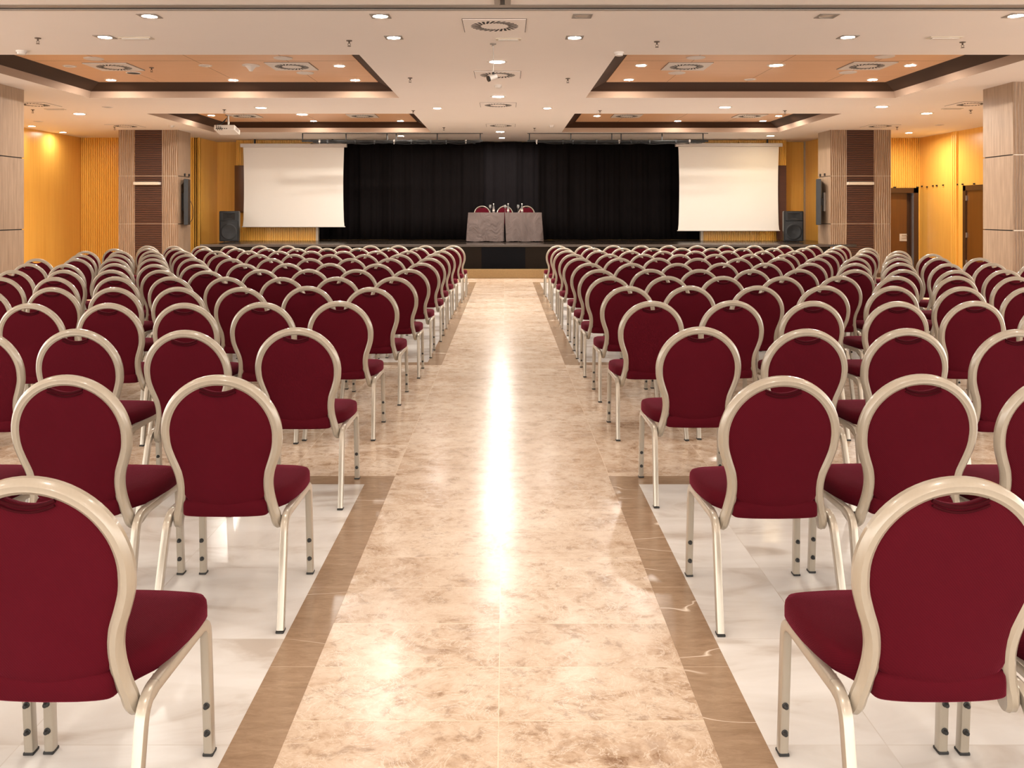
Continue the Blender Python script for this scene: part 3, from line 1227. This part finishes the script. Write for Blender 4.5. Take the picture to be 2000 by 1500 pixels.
# lighting bars under the ceiling
def lighting_bar(px0, px1, hang, lab, seed):
    y = 20.95
    rnd = random.Random(seed)
    X = lambda px: (px - VX) * y / F
    x0, x1 = X(px0), X(px1)
    t = thing('lighting_bar', lab, 'lighting rail', ((x0 + x1) / 2, y, ZC), 0, 'black lighting bars over the stage edge')
    c = (x0 + x1) / 2
    obj('ceiling_rail', BX(x0 - c, x1 - c, -.02, .02, -.012, 0), M['blackmetal'], t)
    zb = -.19
    for px in hang:
        x = X(px) - c
        obj('hanger', BX(x - .012, x + .012, -.012, .012, zb, -.01), M['blackmetal'], t)
    bm = bmesh.new()
    cyl(bm, (x0 - c, 0, zb), (x1 - c, 0, zb), .024)
    obj('pipe', bm, M['blackmetal'], t, smooth=True)
    bm = bmesh.new()
    box(bm, x0 - c + .25, x1 - c - .06, .03, .09, zb - .035, zb + .012, bev=.006)
    obj('cable_tray', bm, M['blackplastic'], t)
    for k in range(3):
        P = []
        n = 9
        for i in range(n + 1):
            xx = x0 - c + .25 + (x1 - x0 - .4) * (i / n) + rnd.uniform(-.05, .05)
            P.append((xx, -.03 - .012 * k, zb - .02 - rnd.uniform(0, .06) + (.05 if rnd.random() < .25 else 0)))
        tube_obj('cable', P, .006, M['blackplastic'] if k else M['blackmetal'], t, 6, 4)
    for i in range(9):
        xx = x0 - c + .3 + (x1 - x0 - .5) * (i + rnd.uniform(-.3, .3)) / 8.5
        bm = bmesh.new()
        box(bm, xx - .022, xx + .022, -.034, .034, zb - .04, zb + .034, bev=.006)
        cyl(bm, (xx, -.03, zb - .02), (xx, -.03, zb - .075), .010, .014, 10)
        obj('clamp', bm, M['greyplastic'] if i % 4 == 0 else M['blackmetal'], t)


lighting_bar(590, 943, (591, 676, 756, 774, 854, 938), 'black cable-hung lighting bar over the stage, left of the aisle', 1)
lighting_bar(1030, 1383, (1034, 1115, 1195, 1213, 1293, 1373), 'black cable-hung lighting bar over the stage, right of the aisle', 2)
# end bracket arms
# =============================================================================
# CEILING FITTINGS
# =============================================================================
GD = 'ceiling downlights'


def downlight(px, py, z, lamp, lab, square=False, r=.062, clampy=None, pos=None):
    p = Vector(pos) if pos else at_z(px, py, z)
    if clampy:
        p.y = min(p.y, clampy)
    t = thing('downlight', lab, 'downlight', (p.x, p.y, z), 0, GD)
    bm = bmesh.new()
    if square:
        s = .095
        n = 24
        # square plate with round hole
        O, I, I2 = [], [], []
        for i in range(n):
            a = 2 * PI * i / n
            k = s / max(abs(math.cos(a)), abs(math.sin(a)))
            O.append(bm.verts.new((k * math.cos(a), k * math.sin(a), -.006)))
            I.append(bm.verts.new((r * 1.12 * math.cos(a), r * 1.12 * math.sin(a), -.008)))
            I2.append(bm.verts.new((r * 1.04 * math.cos(a), r * 1.04 * math.sin(a), -.0005)))
        O2 = [bm.verts.new((v.co.x, v.co.y, -.0003)) for v in O]
        for i in range(n):
            j = (i + 1) % n
            bm.faces.new((O[i], O[j], I[j], I[i]))
            bm.faces.new((I[i], I[j], I2[j], I2[i]))
            bm.faces.new((O[i], O[j], O2[j], O2[i]))
    else:
        lathe(bm, [(r * 1.45, -.0003), (r * 1.42, -.006), (r * 1.1, -.010), (r * 1.03, -.001)], 28)
    obj('trim_ring', bm, M['greyplastic'] if square else M['whiteplastic'], t, smooth=not square)
    bm = bmesh.new()
    lathe(bm, [(r * 1.03, -.002), (r * .6, -.0035), (0, -.004)], 20)
    obj('lens', bm, M[lamp], t, smooth=True)
    return t


W, Yl, N_, Sm, Bw = 'lampw', 'lampy', 'lampoff', 'lampn', 'lampb'
CB1, CB2 = 13.95, 20.18
for a in [
    (292, 31, ZC, Sm, 'lit square downlight nearest the ceiling track at upper left', True),
    (743, 31, ZC, Sm, 'lit square downlight by the ceiling track, left of the big centre vent', True),
    (1137, 31, ZC, N_, 'unlit grey square downlight by the track, right of the big centre vent', True),
    (1615, 31, ZC, N_, 'unlit grey square downlight near the track at upper right', True),
    (1985, 30, ZC, Sm, 'lit square downlight in the upper right corner of the photo', True),
    (205, 72, ZC, Sm, 'lit square downlight beside the narrow emergency light at upper left', True),
    (769, 73, ZC, Sm, 'lit square downlight near the inner corner of the near left coffer', True),
    (1122, 73, ZC, Sm, 'lit square downlight near the inner corner of the near right coffer', True),
    (1656, 72, ZC, Sm, 'lit square downlight in front of the near right coffer', True),
    (155, 222, ZC, Bw, 'bright downlight between the near left coffer and the left wall', False),
    (62, 246, ZC, Sm, 'downlight washing the left wall beside the near left column', False),
    (123, 258, ZC, Sm, 'downlight washing the left wall near its back corner', False),
    (510, 210, ZC, Yl, 'warm yellow downlight between the two left coffers', False),
    (590, 223, ZC, W, 'bright white downlight at the near edge of the far left coffer', False),
    (854, 211, ZC, Sm, 'small downlight on the centre strip by the left coffers', False),
    (1069, 211, ZC, Sm, 'small downlight on the centre strip by the right coffers', False),
    (971, 120, ZC, Sm, 'nearest bright downlight on the aisle centre line', False),
    (973, 188, ZC, W, 'second bright downlight on the aisle centre line', False),
    (977, 257, ZC, W, 'bright downlight on the aisle centre line between the lighting bars', False),
    (980, 269, ZC, W, 'farthest downlight on the aisle centre line, in front of the curtain', False),
    (783, 265, ZC, W, 'downlight above the left lighting bar', False),
    (1416, 209, ZC, W, 'bright downlight between the two right coffers', False),
    (1722, 208, ZC, Bw, 'bright downlight beside the outer corner of the near right coffer', False),
    (1810, 221, ZC, Yl, 'warm yellow downlight over the right side aisle', False),
    (1775, 259, ZC, Bw, 'small downlight in front of the right doorway', False),
    (1505, 265, ZC, Yl, 'warm yellow downlight above the right projection screen', False),
    (75, 237, ZC, N_, 'unlit downlight near the left wall by the near column', False),
    (1835, 244, ZC, N_, 'unlit downlight near the right wall above the doors', False),
    (210, 209, ZC, N_, 'unlit downlight behind the near left coffer corner', False),
    (217, 156, ZP, W, 'lit downlight in the near left coffer, back left corner', False),
    (456, 156, ZP, W, 'lit downlight in the near left coffer, middle of back edge', False),
    (694, 156, ZP, W, 'lit downlight in the near left coffer, back right corner', False),
    (663, 128, ZP, W, 'lit downlight in the near left coffer, right of the square vent', False),
    (401, 128, ZP, N_, 'unlit round downlight in the middle of the near left coffer', False),
    (136, 129, ZP, N_, 'unlit downlight in the near left coffer, left of the left vent', False),
    (1252, 127, ZP, W, 'lit downlight in the near right coffer, left of the left vent', False),
    (1228, 155, ZP, W, 'lit downlight in the near right coffer, back left corner', False),
    (1516, 127, ZP, Yl, 'warm yellow downlight between the vents of the near right coffer', False),
    (1778, 127, ZP, W, 'lit downlight in the near right coffer, right of the right vent', False),
    (1704, 155, ZP, W, 'lit downlight in the near right coffer, back right corner', False),
    (1465, 155, ZP, N_, 'unlit downlight in the near right coffer, middle of back edge', False),
    (413, 225, ZP, W, 'lit downlight in the far left coffer, left of the projector', False),
    (617, 238, ZP, W, 'lit downlight in the far left coffer, middle of back edge', False),
    (783, 237, ZP, W, 'lit downlight in the far left coffer, back right corner', False),
    (1166, 226, ZP, W, 'lit downlight in the far right coffer, left of the vents', False),
    (1320, 238, ZP, W, 'lit downlight in the far right coffer, middle of back edge', False),
    (1487, 237, ZP, W, 'lit downlight in the far right coffer, back right corner', False),
    (1521, 226, ZP, W, 'lit downlight in the far right coffer, right of the vents', False),
]:
    cl = None
    if a[2] == ZP:
        cl = CB1 if a[1] < 190 else CB2
    big = a[3] == Yl or 'bright' in a[4]
    downlight(*a[:5], square=a[5], r=.090 if big else .066, clampy=cl)
# unseen lamps added above and behind the camera to light the nearest seats
for yy in (5.6, 3.2, .8, -1.6):
    for xx in (-7.8, -4.3, -1.4, 1.2, 4.0, 7.6):
        downlight(0, 0, ZC, Sm, 'added unseen square downlight in the ceiling over the nearest seats, outside the frame', True, r=.060, pos=(xx, yy, ZC))


def vent(px, py, z, lab, white, s=.31, clampy=None):
    p = at_z(px, py, z)
    if clampy:
        p.y = min(p.y, clampy)
    t = thing('air_vent', lab, 'air vent', (p.x, p.y, z), 0, 'square ceiling air vents')
    obj('plate', BX(-s, s, -s, s, -.014 if white else -.008, -.0002, bev=.003), M['whiteplastic'] if white else M['plaster'], t)
    bm = bmesh.new()
    n = 26
    z0 = -.0150 if white else -.0090
    for i in range(n):
        a = 2 * PI * i / n
        ca, sa = math.cos(a), math.sin(a)
        tw = a + .5
        u = Vector((math.cos(tw), math.sin(tw), 0))
        v = Vector((-u.y, u.x, 0))
        c = Vector((ca, sa, 0)) * s * .60
        q = [c + u * s * .18 + v * .014, c - u * s * .18 + v * .010, c - u * s * .18 - v * .010, c + u * s * .18 - v * .014]
        A = [bm.verts.new((k.x, k.y, z0)) for k in q]
        B = [bm.verts.new((k.x, k.y, z0 + .004)) for k in q]
        bm.faces.new(A)
        for i2 in range(4):
            bm.faces.new((A[i2], A[(i2 + 1) % 4], B[(i2 + 1) % 4], B[i2]))
    obj('slots', bm, M['hole'], t)
    bm = bmesh.new()
    for (a0, a1, c0, c1) in ((-s - .006, s + .006, s, s + .006), (-s - .006, s + .006, -s - .006, -s), (-s - .006, -s, -s, s), (s, s + .006, -s, s)):
        box(bm, a0, a1, c0, c1, -.003, -.0002)
    obj('shadow_gap', bm, M['darkband'], t)


for px, py, z, lab, wh, cl in [
    (966, 50, ZC, 'large plaster-coloured square vent over the aisle, nearest of its line', False, None),
    (972, 146, ZC, 'square ceiling vent over the aisle, behind the hanging spotlight', False, None),
    (973, 205, ZC, 'square ceiling vent over the aisle, third from the nearest', False, None),
    (978, 245, ZC, 'square ceiling vent over the aisle, farthest of its line', False, None),
    (223, 130, ZP, 'white square vent in the near left coffer, left of the two', True, None),
    (570, 129, ZP, 'white square vent in the near left coffer, right of the two', True, None),
    (1341, 129, ZP, 'white square vent in the near right coffer, left of the two', True, None),
    (1693, 128, ZP, 'white square vent in the near right coffer, right of the two', True, None),
    (478, 226, ZP, 'white square vent in the far left coffer, beside the projector', True, None),
    (708, 226, ZP, 'white square vent in the far left coffer, right of the two', True, None),
    (1224, 226, ZP, 'white square vent in the far right coffer, left of the two', True, None),
    (1464, 226, ZP, 'white square vent in the far right coffer, right of the two', True, None),
    (68, 204, ZC, 'square ceiling vent beside the near left column', False, None),
    (245, 246, ZC, 'square ceiling vent in front of the far left column', False, None),
    (1898, 203, ZC, 'square ceiling vent beside the near right column', False, None),
    (1719, 246, ZC, 'square ceiling vent in front of the far right column', False, None),
]:
    vent(px, py, z, lab, wh, s=.315)


def disc_speaker(px, py, lab, r=.13, open_=False):
    p = at_z(px, py, ZP)
    t = thing('ceiling_speaker', lab, 'ceiling speaker', (p.x, p.y, ZP), 0, 'round ceiling speakers')
    bm = bmesh.new()
    lathe(bm, [(r, -.0003), (r, -.006), (r * .93, -.012), (r * .86, -.010)], 32)
    obj('rim', bm, M['whiteplastic'], t, smooth=True)
    bm = bmesh.new()
    lathe(bm, [(r * .87, -.009), (r * .5, -.011), (0, -.012)], 32)
    obj('grille', bm, M['hole'] if open_ else M['whiteplastic'], t, smooth=True)


for a in [(183, 114, 'white disc speaker in the near left coffer, nearest on the left'),
          (553, 113, 'white disc speaker in the near left coffer, nearest, by the right vent'),
          (596, 142, 'white disc speaker in the near left coffer, behind the right vent'),
          (1359, 112, 'white disc speaker in the near right coffer, in front of left vent'),
          (1322, 142, 'white disc speaker in the near right coffer, behind the left vent'),
          (1728, 110, 'white disc speaker in the near right coffer, in front of right vent'),
          (1656, 141, 'white disc speaker in the near right coffer, behind the right vent')]:
    disc_speaker(*a)
disc_speaker(261, 142, 'round ceiling speaker with dark open centre in the near left coffer', .11, True)
# cone-shaped detector in the near left coffer
p = at_z(490, 127, ZP)
t = thing('cone_detector', 'white disc with downward cone in the near left coffer', 'detector', (p.x, p.y, ZP))
bm = bmesh.new()
lathe(bm, [(.125, -.0003), (.125, -.012), (.06, -.018)], 28)
obj('base_disc', bm, M['whiteplastic'], t, smooth=True)
bm = bmesh.new()
lathe(bm, [(.08, -.016), (.05, -.05), (.022, -.09), (0, -.095)], 24)
obj('cone', bm, M['whiteplastic'], t, smooth=True)
for px, py, lab in [(42, 99, 'round smoke detector at the near edge of the near left coffer'), (1209, 102, 'round smoke detector at the near edge of the near right coffer'),
                    (973, 166, 'round smoke detector over the aisle, before the second bright downlight'), (1077, 245, 'small round smoke detector right of the centre, before the right lighting bar'),
                    (335, 245, 'small round smoke detector at the far left coffer edge')]:
    p = at_z(px, py, ZC)
    t = thing('smoke_detector', lab, 'smoke detector', (p.x, p.y, ZC), 0, 'ceiling smoke detectors')
    bm = bmesh.new()
    lathe(bm, [(.06, -.0003), (.06, -.016), (.055, -.022)], 24)
    obj('base', bm, M['whiteplastic'], t, smooth=True)
    bm = bmesh.new()
    lathe(bm, [(.05, -.020), (.046, -.042), (.03, -.048), (0, -.05)], 24)
    obj('cap', bm, M['whiteplastic'], t, smooth=True)


def sprinkler(px, py, z, lab):
    p = at_z(px, py, z)
    t = thing('ceiling_sprinkler', lab, 'sprinkler', (p.x, p.y, z), 0, 'ceiling sprinklers')
    bm = bmesh.new()
    lathe(bm, [(.034, .004), (.032, -.008), (.012, -.012)], 18)
    obj('collar', bm, M['bronze'], t, smooth=True)
    bm = bmesh.new()
    cyl(bm, (0, 0, -.01), (0, 0, -.035), .009, n=10)
    for s in (-1, 1):
        sweep(bm, [(s * .006, 0, -.03), (s * .016, 0, -.042), (s * .004, 0, -.062)], circ(.003, 6), (0, 1, 0))
    obj('yoke', bm, M['bronze'], t, smooth=True)
    bm = bmesh.new()
    lathe(bm, [(0, -.062), (.02, -.062), (.02, -.066), (0, -.066)], 14)
    obj('deflector', bm, M['bronze'], t)


for a in [(74, 74, ZC, 'sprinkler head at the upper left, before the near left coffer'),
          (682, 79, ZC, 'sprinkler head before the inner end of the near left coffer'),
          (1283, 81, ZC, 'sprinkler head before the inner end of the near right coffer'),
          (1880, 82, ZC, 'sprinkler head at the upper right, before the near right coffer'),
          (801, 152, ZC, 'sprinkler head left of the aisle between coffer and hanging spotlight'),
          (1109, 153, ZC, 'sprinkler head right of the aisle beside the near right coffer'),
          (296, 132, ZP, 'sprinkler head inside the near left coffer by the left vent'),
          (64, 214, ZC, 'sprinkler head behind the near left column'),
          (224, 248, ZC, 'sprinkler head in front of the far left column'),
          (438, 214, ZC, 'sprinkler head right above the ceiling projector'),
          (807, 216, ZC, 'sprinkler head at the inner near corner of the far left coffer'),
          (867, 249, ZC, 'sprinkler head over the right end of the left lighting bar'),
          (1044, 250, ZC, 'sprinkler head over the left end of the right lighting bar'),
          (1172, 216, ZC, 'sprinkler head before the far right coffer, left of the two'),
          (1533, 216, ZC, 'sprinkler head before the far right coffer, right of the two'),
          (1752, 248, ZC, 'sprinkler head beside the far right column'),
          (1896, 215, ZC, 'sprinkler head beside the near right column')]:
    sprinkler(*a)

# slim emergency lights in the ceiling
for px, py, w, lab in [(266, 74, .36, 'slim cream emergency light in the ceiling at upper left'),
                       (993, 76, .28, 'slim cream emergency light in the ceiling over the aisle'),
                       (1845, 73, .36, 'slim cream emergency light in the ceiling at upper right'),
                       (108, 213, .36, 'slim cream emergency light by the left wall ceiling'),
                       (1860, 212, .36, 'slim cream emergency light by the right wall ceiling')]:
    p = at_z(px, py, ZC)
    t = thing('emergency_light', lab, 'emergency light', (p.x, p.y, ZC), 0, 'slim ceiling emergency lights')
    obj('frame', BX(-w / 2, w / 2, -.06, .06, -.010, -.0002, bev=.004), M['creamplastic'], t)
    obj('diffuser', BX(-w / 2 + .03, w / 2 - .03, -.03, .03, -.020, -.008, bev=.006), M['whiteplastic'], t)

# spotlight hanging on a rod over the aisle
p = at_z(963, 85, ZC)
t = thing('hanging_spotlight', 'small black and white spotlight hanging on a thin rod over the aisle', 'spotlight', (p.x, p.y, ZC))
bm = bmesh.new()
lathe(bm, [(.035, -.0003), (.035, -.012), (.01, -.018)], 16)
obj('ceiling_plate', bm, M['greyplastic'], t, smooth=True)
tube_obj('rod', [(.02, 0, -.012), (-.012, 0, -.03), (.004, 0, -.06), (.004, 0, -.33)], .005, M['steel'], t, 8, 6)
bm = bmesh.new()
cyl(bm, (.038, .02, -.365), (-.045, -.02, -.40), .026, .032, 18)
obj('lamp_head', bm, M['whiteplastic'], t, smooth=True)
bm = bmesh.new()
cyl(bm, (-.043, -.019, -.399), (-.058, -.026, -.405), .034, .034, 18)
obj('front_ring', bm, M['blackmetal'], t, smooth=True)
bm = bmesh.new()
box(bm, -.008, .016, -.034, .034, -.35, -.325, bev=.003)
obj('yoke', bm, M['blackmetal'], t)

# projector under the far left coffer
t = thing('ceiling_projector', 'white projector hanging on a pole under the far left coffer', 'projector', (-5.47, 17.1, ZC))
tilt = Matrix.Rotation(math.radians(-11), 4, 'X')
bm = BX(-.2, .2, -.17, .2, -.335, -.235, bev=.012)
bmesh.ops.transform(bm, matrix=Matrix.Translation((0, 0, -.28)) @ tilt @ Matrix.Translation((0, 0, .28)), verts=bm.verts)
body = obj('body', bm, M['whiteplastic'], t)
bm = bmesh.new()
for k in range(5):
    box(bm, .1995, .2035, -.10 + k * .045, -.075 + k * .045, -.315, -.255)
bmesh.ops.transform(bm, matrix=Matrix.Translation((0, 0, -.28)) @ tilt @ Matrix.Translation((0, 0, .28)), verts=bm.verts)
obj('vent_grille', bm, M['greyplastic'], body)
bm = bmesh.new()
for k in range(6):
    box(bm, -.16 + k * .04, -.14 + k * .04, -.173, -.168, -.318, -.300)
bmesh.ops.transform(bm, matrix=Matrix.Translation((0, 0, -.28)) @ tilt @ Matrix.Translation((0, 0, .28)), verts=bm.verts)
obj('sockets', bm, M['hole'], body)
bm = bmesh.new()
cyl(bm, (.06, .2, -.285), (.06, .235, -.297), .045, .04, 20)
obj('lens_barrel', bm, M['blackplastic'], t, smooth=True)
bm = bmesh.new()
cyl(bm, (.03, .0, -.0002), (.03, .0, -.20), .022)
lathe(bm, [(.06, -.0003), (.06, -.012), (.022, -.016)], 20, (.03, 0, 0))
obj('pole', bm, M['steel'], t, smooth=True)
bm = bmesh.new()
for s in (-1, 1):
    for s2 in (-1, 1):
        sweep(bm, [(.03, 0, -.19), (.03 + s * .08, s2 * .06, -.21), (.03 + s * .13, s2 * .1, -.25)], rrect(.02, .012, .003), (0, 0, 1))
obj('mount_arms', bm, M['blackmetal'], t)
for k in range(3):
    tube_obj('cable', [(.01, -.02, -.05), (-.06 - .03 * k, -.06, -.16 - .02 * k), (-.16 + .03 * k, -.13, -.19 - .015 * k), (-.13 + .04 * k, -.2, -.27), (-.12 + .04 * k, -.172, -.31)], .006, M['blackplastic'], t, 6, 6)

# fittings on the far columns ---------------------------------------------------
for x0, lab, sx in ((-8.55, 'cream wall lamp box across the brown slats of the left column', 1), (7.90, 'cream wall lamp box across the brown slats of the right column', 1)):
    t = thing('wall_lamp_box', lab, 'wall lamp', (x0 + .29, 20.126, 2.17), 0, 'lamp boxes on the far columns')
    obj('housing', BX(-.30, .27, -.11, 0, -.035, .035, bev=.008), M['creamplastic'], t)
    obj('end_cap', BX(.27, .30, -.105, 0, -.03, .03, bev=.006), M['whiteplastic'], t)

# flat displays on the column sides, seen edge on
t = thing('wall_display', 'thin black display mounted on the side of the far right column', 'display', (7.52, 20.5, 1.75), 0, 'black displays on the far columns')
bm = BX(-.20, -.09, -.25, .25, -.54, .53, bev=.008)
bmesh.ops.rotate(bm, verts=bm.verts, cent=(-.145, 0, 0), matrix=Matrix.Rotation(math.radians(-19), 3, 'Z'))
obj('panel', bm, M['blackplastic'], t)
obj('mount_arm', BX(-.11, -.03, -.05, .05, -.09, .09, bev=.006), M['blackmetal'], t)
obj('wall_bracket', BX(-.045, -.001, -.07, .03, -.22, .22, bev=.004), M['greyplastic'], t)
t = thing('wall_display', 'thin black display mounted on the side of the far left column', 'display', (-7.57, 20.42, 1.75), 0, 'black displays on the far columns')
bm = BX(.05, .15, -.22, .24, -.54, .53, bev=.008)
bmesh.ops.rotate(bm, verts=bm.verts, cent=(.1, 0, 0), matrix=Matrix.Rotation(math.radians(14), 3, 'Z'))
obj('panel', bm, M['blackplastic'], t)
obj('wall_bracket', BX(.001, .07, -.07, .07, -.2, .2, bev=.004), M['blackmetal'], t)
tube_obj('cable', [(.15, .1, .02), (.19, .14, -.15), (.18, .13, -.4), (.11, .1, -.5)], .007, M['blackplastic'], t, 6, 5)

# dark wall clips above the doors and on the columns
clipdata = [(1747, 366, 'wr', 'small black clip over the left end of the far doorway'), (1791.5, 366, 'wr', 'small black clip at the right corner of the far doorway'),
            (1801.5, 364, 'sr', 'black wall clip nearest the far doorway on the right wall'), (1811.5, 365, 'sr', 'second black wall clip from the far doorway on the right wall'),
            (1823, 363, 'sr', 'third black wall clip from the far doorway on the right wall'), (1830.5, 362.5, 'sr', 'fourth black wall clip from the far doorway on the right wall'),
            (1843, 361.5, 'sr', 'black wall clip on the right wall before the pilaster'), (1870.5, 360.5, 'sr', 'black wall clip beside the ribbed pilaster'),
            (1881, 360, 'sr', 'black wall clip over the left corner of the near door'), (1903.5, 359, 'sr', 'black wall clip over the middle of the near door')]
for px, py, w, lab in clipdata:
    if w == 'wr':
        q = at_y(px, py, YR)
        q.z = 2.145
        b = BX(q.x - .03, q.x + .03, YR - .028, YR + .012, q.z - .016, q.z + .016, bev=.005)
    else:
        y = F * XR / (px - VX)
        q = at_y(px, py, y)
        b = BX(XR - .03, XR + .002, y - .022, y + .022, q.z - .018, q.z + .018, bev=.005)
    o = obj('wall_clip', b, M['blackmetal'])
    tag(o, lab, 'wall clip', 'black wall clips')
for x, y, lab in ((7.52, 20.75, 'black clip high on the far right column side, behind the display'), (7.52, 20.46, 'black clip high on the far right column side, nearer the front'),
                  (-7.57, 20.80, 'black clip high on the far left column side, towards the back'), (-7.57, 20.52, 'black clip high on the far left column side, nearer the front')):
    s = -1 if x > 0 else 1
    b = BX(min(x, x + s * .03), max(x, x + s * .03), y - .02, y + .02, 2.36, 2.42, bev=.005)
    o = obj('wall_clip', b, M['blackmetal'])
    tag(o, lab, 'wall clip', 'black wall clips')

# =============================================================================
# LIGHT, CAMERA
# =============================================================================
world = bpy.data.worlds.new('hall_surround')
bpy.context.scene.world = world
world.use_nodes = True
bg = world.node_tree.nodes['Background']
bg.inputs[0].default_value = (1.0, .95, .88, 1)
bg.inputs[1].default_value = 2.05

cam = bpy.data.cameras.new('camera')
cam.sensor_width = 36
cam.lens = F / 2000 * 36
cam.shift_x = (1000 - VX) / 2000
cam.shift_y = -(750 - VY) / 2000
cam.clip_start = .05
cam.clip_end = 200
co = bpy.data.objects.new('camera', cam)
C.objects.link(co)
co.location = (0, 0, H)
co.rotation_euler = (PI / 2, 0, 0)
sc = bpy.context.scene
sc.camera = co
sc.view_settings.view_transform = 'Standard'
sc.view_settings.look = 'None'
sc.view_settings.gamma = 1
sc.view_settings.use_curve_mapping = False
sc.view_settings.exposure = 1.40
cy = sc.cycles
cy.use_denoising = True
cy.denoiser = 'OPENIMAGEDENOISE'
cy.max_bounces = 7
cy.diffuse_bounces = 4
cy.glossy_bounces = 3
cy.transmission_bounces = 6
cy.caustics_reflective = False
cy.caustics_refractive = False
cy.sample_clamp_indirect = 6
cy.use_light_tree = True
cy.use_adaptive_sampling = True
cy.adaptive_threshold = .03
